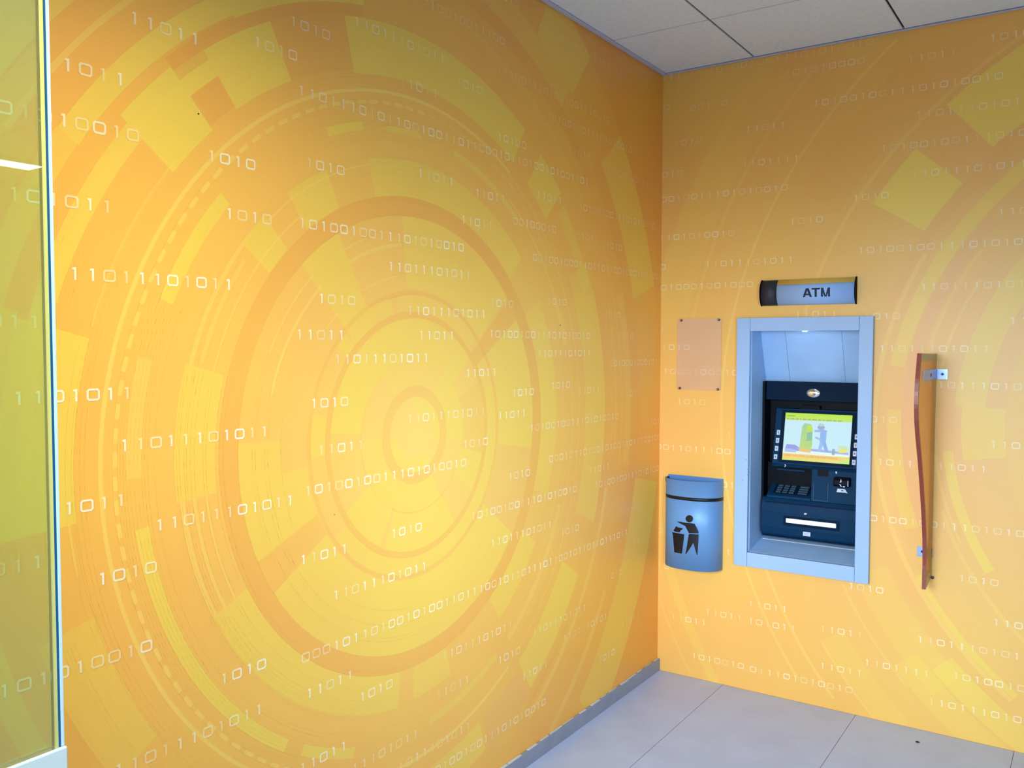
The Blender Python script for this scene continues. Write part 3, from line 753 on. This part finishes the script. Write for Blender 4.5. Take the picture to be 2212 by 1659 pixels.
x, z, h = LX, LZ, LH; w = .0088
letter(bm, [[(x, z), (x + w, z), (x + .0225, z + h), (x + .0135, z + h)], [(x + .029, z), (x + .0385, z), (x + .025, z + h), (x + .016, z + h)], [(x + .0105, z + .0075), (x + .0275, z + .0075), (x + .026, z + .0145), (x + .0125, z + .0145)]])
x += .037
letter(bm, [[(x + .0125, z), (x + .0215, z), (x + .0215, z + h - .0068), (x + .0125, z + h - .0068)], [(x, z + h - .0068), (x + .034, z + h - .0068), (x + .034, z + h), (x, z + h)]])
x += .0385
letter(bm, [[(x, z), (x + .0082, z), (x + .0082, z + h), (x, z + h)], [(x + .0285, z), (x + .0367, z), (x + .0367, z + h), (x + .0285, z + h)],
            [(x + .0145, z), (x + .0195, z), (x + .0095, z + h), (x + .0005, z + h)], [(x + .0175, z), (x + .0222, z), (x + .0362, z + h), (x + .0272, z + h)]])
bmesh.ops.solidify(bm, geom=bm.faces[:], thickness=.0005)
link('sign_lettering', bm, M_INK, t)

# ------------------------------------------------------------------ clear plate with four screws
t = thing('clear_plate', 'clear acrylic plate screwed to the back wall left of the machine', 'acrylic plate', (.195, -.006, 1.342))
bm = bmesh.new(); rr = .012; pts = []
for cx_, cz_, a0 in ((.300 - rr, 1.671 - rr, 0), (.088 + rr, 1.671 - rr, 90), (.088 + rr, 1.343 + rr, 180), (.300 - rr, 1.343 + rr, 270)):
    for k in range(6): pts.append((cx_ + rr * math.cos(R(a0 + k * 18)), cz_ + rr * math.sin(R(a0 + k * 18))))
poly_slab(bm, pts, lambda a, b_, d: (a, -.010 + d, b_), .003)
link('plate', bm, clear_mat('acrylic', (.99, .97, .97), 1.3, .06, haze=.10, haze_col=s8(255, 222, 215)), t)
M_SCREW = mat('screw_washer', s8(70, 38, 30), .35, metal=.6)
for sx, sz in ((.106, 1.6635), (.2862, 1.6635), (.102, 1.350), (.2855, 1.3495)):
    bm = bmesh.new(); cyl(bm, (sx, -.0009, sz), (0, -1, 0), .0054, .0125, 24); sc = link('screw', bm, M_SCREW, t, bevel=.001)
    bm = bmesh.new(); cyl(bm, (sx, -.0134, sz), (0, -1, 0), .0027, .003, 16, .0018); link('screw_head', bm, M_CHROME, sc, smooth=False)

# ------------------------------------------------------------------ wall bin
t = thing('wall_bin', 'half-round blue-grey wall bin with black tidy-man symbol', 'bin', (.18, 0, .53))
M_BIN = mat('bin_paint', s8(104, 148, 200), .42, spec=.4, metal=.15)
M_BINI = mat('bin_inside', s8(80, 125, 185), .5)
M_BLK = mat('black_vinyl', s8(10, 12, 22), .35, spec=.4)
BX0, BX1, BZ0, BZ1, BD = .0465, .3165, .530, .936, .105


def bin_xy(a, off=0.0):
    """a in 0..pi along the front curve"""
    cx_ = (BX0 + BX1) / 2; rx = (BX1 - BX0) / 2 + off; e = .8
    ca, sa = math.cos(a), math.sin(a)
    return (cx_ - rx * math.copysign(abs(ca) ** e, ca), -.003 - (BD - .003 + off) * abs(sa) ** .9)


def shell(bm, off, z0, z1, n=48, inner=None, zf=None):
    prev = None
    zf = zf or (lambda a, z: z)
    for i in range(n + 1):
        a = math.pi * i / n; x_, y_ = bin_xy(a, off)
        lo = bm.verts.new((x_, y_, zf(a, z0))); hi = bm.verts.new((x_, y_, zf(a, z1)))
        row = [lo, hi]
        if inner is not None:
            xi, yi = bin_xy(a, inner); row += [bm.verts.new((xi, yi, zf(a, z1))), bm.verts.new((xi, yi, zf(a, z0)))]
        if prev:
            k = len(row)
            for j in range(k if k == 4 else 1):
                f = bm.faces.new((prev[j], row[j], row[(j + 1) % k], prev[(j + 1) % k])); f.smooth = j % 2 == 0
        prev = row


bm = bmesh.new(); shell(bm, 0, BZ0, BZ1, inner=-.0022)
fv = [bm.verts.new((*bin_xy(math.pi * i / 48, 0), BZ0)) for i in range(49)]; bm.faces.new(fv)
link('bin_shell', bm, M_BIN, t)
bm = bmesh.new(); box(bm, (BX0 + .0015, -.0045, BZ0 + .002), (BX1 - .0015, -.0008, .944)); link('back_plate', bm, M_BINI, t)
bm = bmesh.new(); shell(bm, .0006, .8475, .8625, inner=-.0001); link('black_band', bm, M_BLK, t)
bm = bmesh.new(); box(bm, (BX0 + .003, -.040, .915), (BX0 + .007, -.005, .9355)); link('dark_corner_piece', bm, M_BLK, t)  # black piece in the back left corner of the rim


def bin_front(x_, off):
    lo, hi = 0.0, math.pi
    for _ in range(40):
        m_ = (lo + hi) / 2
        if bin_xy(m_, off)[0] < x_: lo = m_
        else: hi = m_
    return bin_xy(lo, off)[1]


def bin_pt(px, py):
    d = pix_ray(px, py); y_ = -.09
    for _ in range(12):
        q = CAM + d * ((y_ - CAM.y) / d.y); y_ = bin_front(min(max(q.x, BX0 + .001), BX1 - .001), .0)
    return q.x, q.z


def decal(bm, pts):
    """outline in photo-survey points -> conforming thin patch on the curved front"""
    P = [bin_pt(1430 + a / 11.06, 1090 + b_ / 11.06) for a, b_ in pts]
    tmp = bmesh.new(); tmp.faces.new([tmp.verts.new((x_, 0, z_)) for x_, z_ in P])
    bmesh.ops.triangulate(tmp, faces=tmp.faces[:])
    xa = min(p[0] for p in P); xb = max(p[0] for p in P); s_ = xa + .004
    while s_ < xb:
        bmesh.ops.bisect_plane(tmp, geom=tmp.verts[:] + tmp.edges[:] + tmp.faces[:], plane_co=(s_, 0, 0), plane_no=(1, 0, 0)); s_ += .004
    mp = {}
    for v in tmp.verts: mp[v] = bm.verts.new((v.co.x, bin_front(v.co.x, 0) - .0009, v.co.z))
    for f in tmp.faces: bm.faces.new([mp[v] for v in f.verts])
    tmp.free()


bm = bmesh.new()
decal(bm, [(655 + 90 * math.cos(i * math.pi / 12), 337 + 86 * math.sin(i * math.pi / 12)) for i in range(24)])
decal(bm, [(350, 400), (420, 405), (560, 432), (700, 445), (782, 458), (830, 550), (882, 660), (872, 688), (645, 683), (635, 620), (600, 530), (560, 512), (470, 468)])
decal(bm, [(640, 705), (750, 708), (880, 712), (868, 960), (850, 1200), (832, 1200), (800, 1080), (750, 915), (680, 1030), (578, 1180), (562, 1175), (600, 970)])
decal(bm, [(243, 655), (400, 685), (535, 712), (530, 740), (515, 745), (478, 1172), (385, 1158), (295, 1135), (258, 680)])
decal(bm, [(335, 513), (380, 540), (440, 555), (495, 562), (490, 590), (450, 612), (425, 662), (350, 655), (300, 640), (275, 605), (310, 570)])
for f in bm.faces: f.normal_update()
for f in bm.faces:
    if f.normal.y > 0: f.normal_flip()
bm.faces.layers.int.new('keep')
link('tidy_man_symbol', bm, M_BLK, t)

# ------------------------------------------------------------------ privacy divider
t = thing('privacy_divider', 'wavy-edged orange acrylic divider standing out from the wall right of the machine', 'divider', (1.18, 0, .61))
XA, XB = 1.1665, 1.1800
prof = [(-.357, 1.521), (-.372, 1.476), (-.391, 1.427), (-.3985, 1.378), (-.3985, 1.33), (-.388, 1.28), (-.358, 1.22), (-.304, 1.134), (-.243, 1.023), (-.190, .91), (-.153, .814), (-.137, .703), (-.140, .609)]
prof = [(y_, z_) for y_, z_ in prof]
M_ACR = clear_mat('orange_acrylic', (1, .82, .56), .5, .25, haze=.22, haze_col=s8(255, 186, 84))
M_ACG = clear_mat('frosted_acrylic', (.8, .78, .62), .9, .2, haze=.6, haze_col=s8(205, 196, 150))
M_RED = mat('red_edge', s8(140, 62, 48), .35, noise=.12, nscale=9)


def yfront(z_):
    for (ya, za_), (yb, zb_) in zip(prof, prof[1:]):
        if zb_ <= z_ <= za_: return ya + (yb - ya) * (z_ - za_) / (zb_ - za_)
    return prof[0][0] if z_ > 1.5 else prof[-1][0]


def slab_x(bm, P, xa, xb):
    poly_slab(bm, P, lambda a, b_, d: (xa + d, a, b_), xb - xa)


zs = [.650 + i * (1.492 - .650) / 40 for i in range(41)]
bm = bmesh.new(); slab_x(bm, [(yfront(z_) + .016, z_) for z_ in zs] + [(-.018, 1.492), (-.018, .660)], XA, XB); link('orange_panel', bm, M_ACR, t)
bm = bmesh.new(); slab_x(bm, [(yfront(1.4922) + .0145, 1.4922), (-.357 + .0145, 1.521), (-.0008, 1.517), (-.0008, .626), (-.0176, .632), (-.0176, 1.4922)], XA, XB)
slab_x(bm, [(-.140 + .0145, .609), (-.137 + .0145, .6498), (-.0180, .6598), (-.0178, .630)], XA, XB)
link('frosted_border', bm, M_ACG, t)
bm = bmesh.new(); zz = [.609 + i * (1.521 - .609) / 60 for i in range(61)]
slab_x(bm, [(yfront(z_), z_) for z_ in zz] + [(yfront(z_) + .0142, z_) for z_ in zz[::-1]], XA, XB); link('red_edge', bm, M_RED, t)
M_BRK = mat('bracket_steel', s8(150, 170, 210), .35, metal=.7, noise=.15, nscale=40)


def bracket(side, zc, reach, h=.020):
    s_ = 1 if side > 0 else -1; xf = XB if side > 0 else XA
    bm = bmesh.new()
    box(bm, (min(xf + s_ * .0004, xf + s_ * .0025), -reach, zc - h), (max(xf + s_ * .0004, xf + s_ * .0025), -.0008, zc + h))
    box(bm, (min(xf + s_ * .0026, xf + s_ * .041), -.0032, zc - h), (max(xf + s_ * .0026, xf + s_ * .041), -.0008, zc + h))
    b_ = link('bracket', bm, M_BRK, t, bevel=.0006)
    bm = bmesh.new(); cyl(bm, (xf + s_ * .022, -.0033, zc), (0, -1, 0), .0055, .003, 16, .0035); link('bracket_screw', bm, mat('dark_screw', s8(40, 60, 110), .3, metal=.7) if not bpy.data.materials.get('dark_screw') else bpy.data.materials['dark_screw'], b_)
    bm = bmesh.new(); cyl(bm, (xf + s_ * .0027, -reach * .5, zc), (s_, 0, 0), .008, .003, 16, .005); link('bracket_screw', bm, mat('leaf_reflection_red', s8(160, 80, 130), .4) if not bpy.data.materials.get('leaf_reflection_red') else bpy.data.materials['leaf_reflection_red'], b_)  # cap colour stands in for the reddish reflection on the leaf


bracket(1, 1.437, .30)
bracket(-1, .725, .10)
bm = bmesh.new(); box(bm, (XB + .0003, -.012, .708), (XB + .004, -.0008, .742)); link('wall_clip', bm, mat('tan_clip', s8(178, 168, 132), .5), t, bevel=.001)
bm = bmesh.new(); cyl(bm, (XB + .004, -.0008, .626), (0, -1, 0), .006, .006, 12); link('wall_plug', bm, mat('plug_dark', s8(60, 45, 60), .5), t)

# ------------------------------------------------------------------ crumb on the floor
bm = bmesh.new(); bmesh.ops.create_icosphere(bm, subdivisions=2, radius=.006)
for v in bm.verts: v.co = Vector((v.co.x * 1.3 + r2.uniform(-.001, .001), v.co.y * .9, v.co.z * .45 + .0027))
o = link('pebble', bm, mat('dark_crumb', s8(25, 22, 28), .7), smooth=True); o.location = (1.163, -.131, 0)
tag(o, 'tiny dark crumb lying on the grey floor below the divider', 'crumb')

for nm, lb in (('screen', 'lit screen picturing a worker beside a yellow-green machine'), ('oval_badge', 'shiny chrome oval badge'), ('cash_shutter', 'white bar across the cash slot'),
               ('red_edge', 'dark red wavy front edge'), ('yellow_strip', 'yellow strip along the top'), ('dark_band', 'dark band at the left end'), ('back_plate', 'darker flat back plate'),
               ('lower_panel', 'opaque pale lower panel'), ('card_sticker', 'pale sticker under the card slot'), ('black_band', 'black stripe around the bin')):
    if nm in bpy.data.objects: bpy.data.objects[nm]['label'] = lb
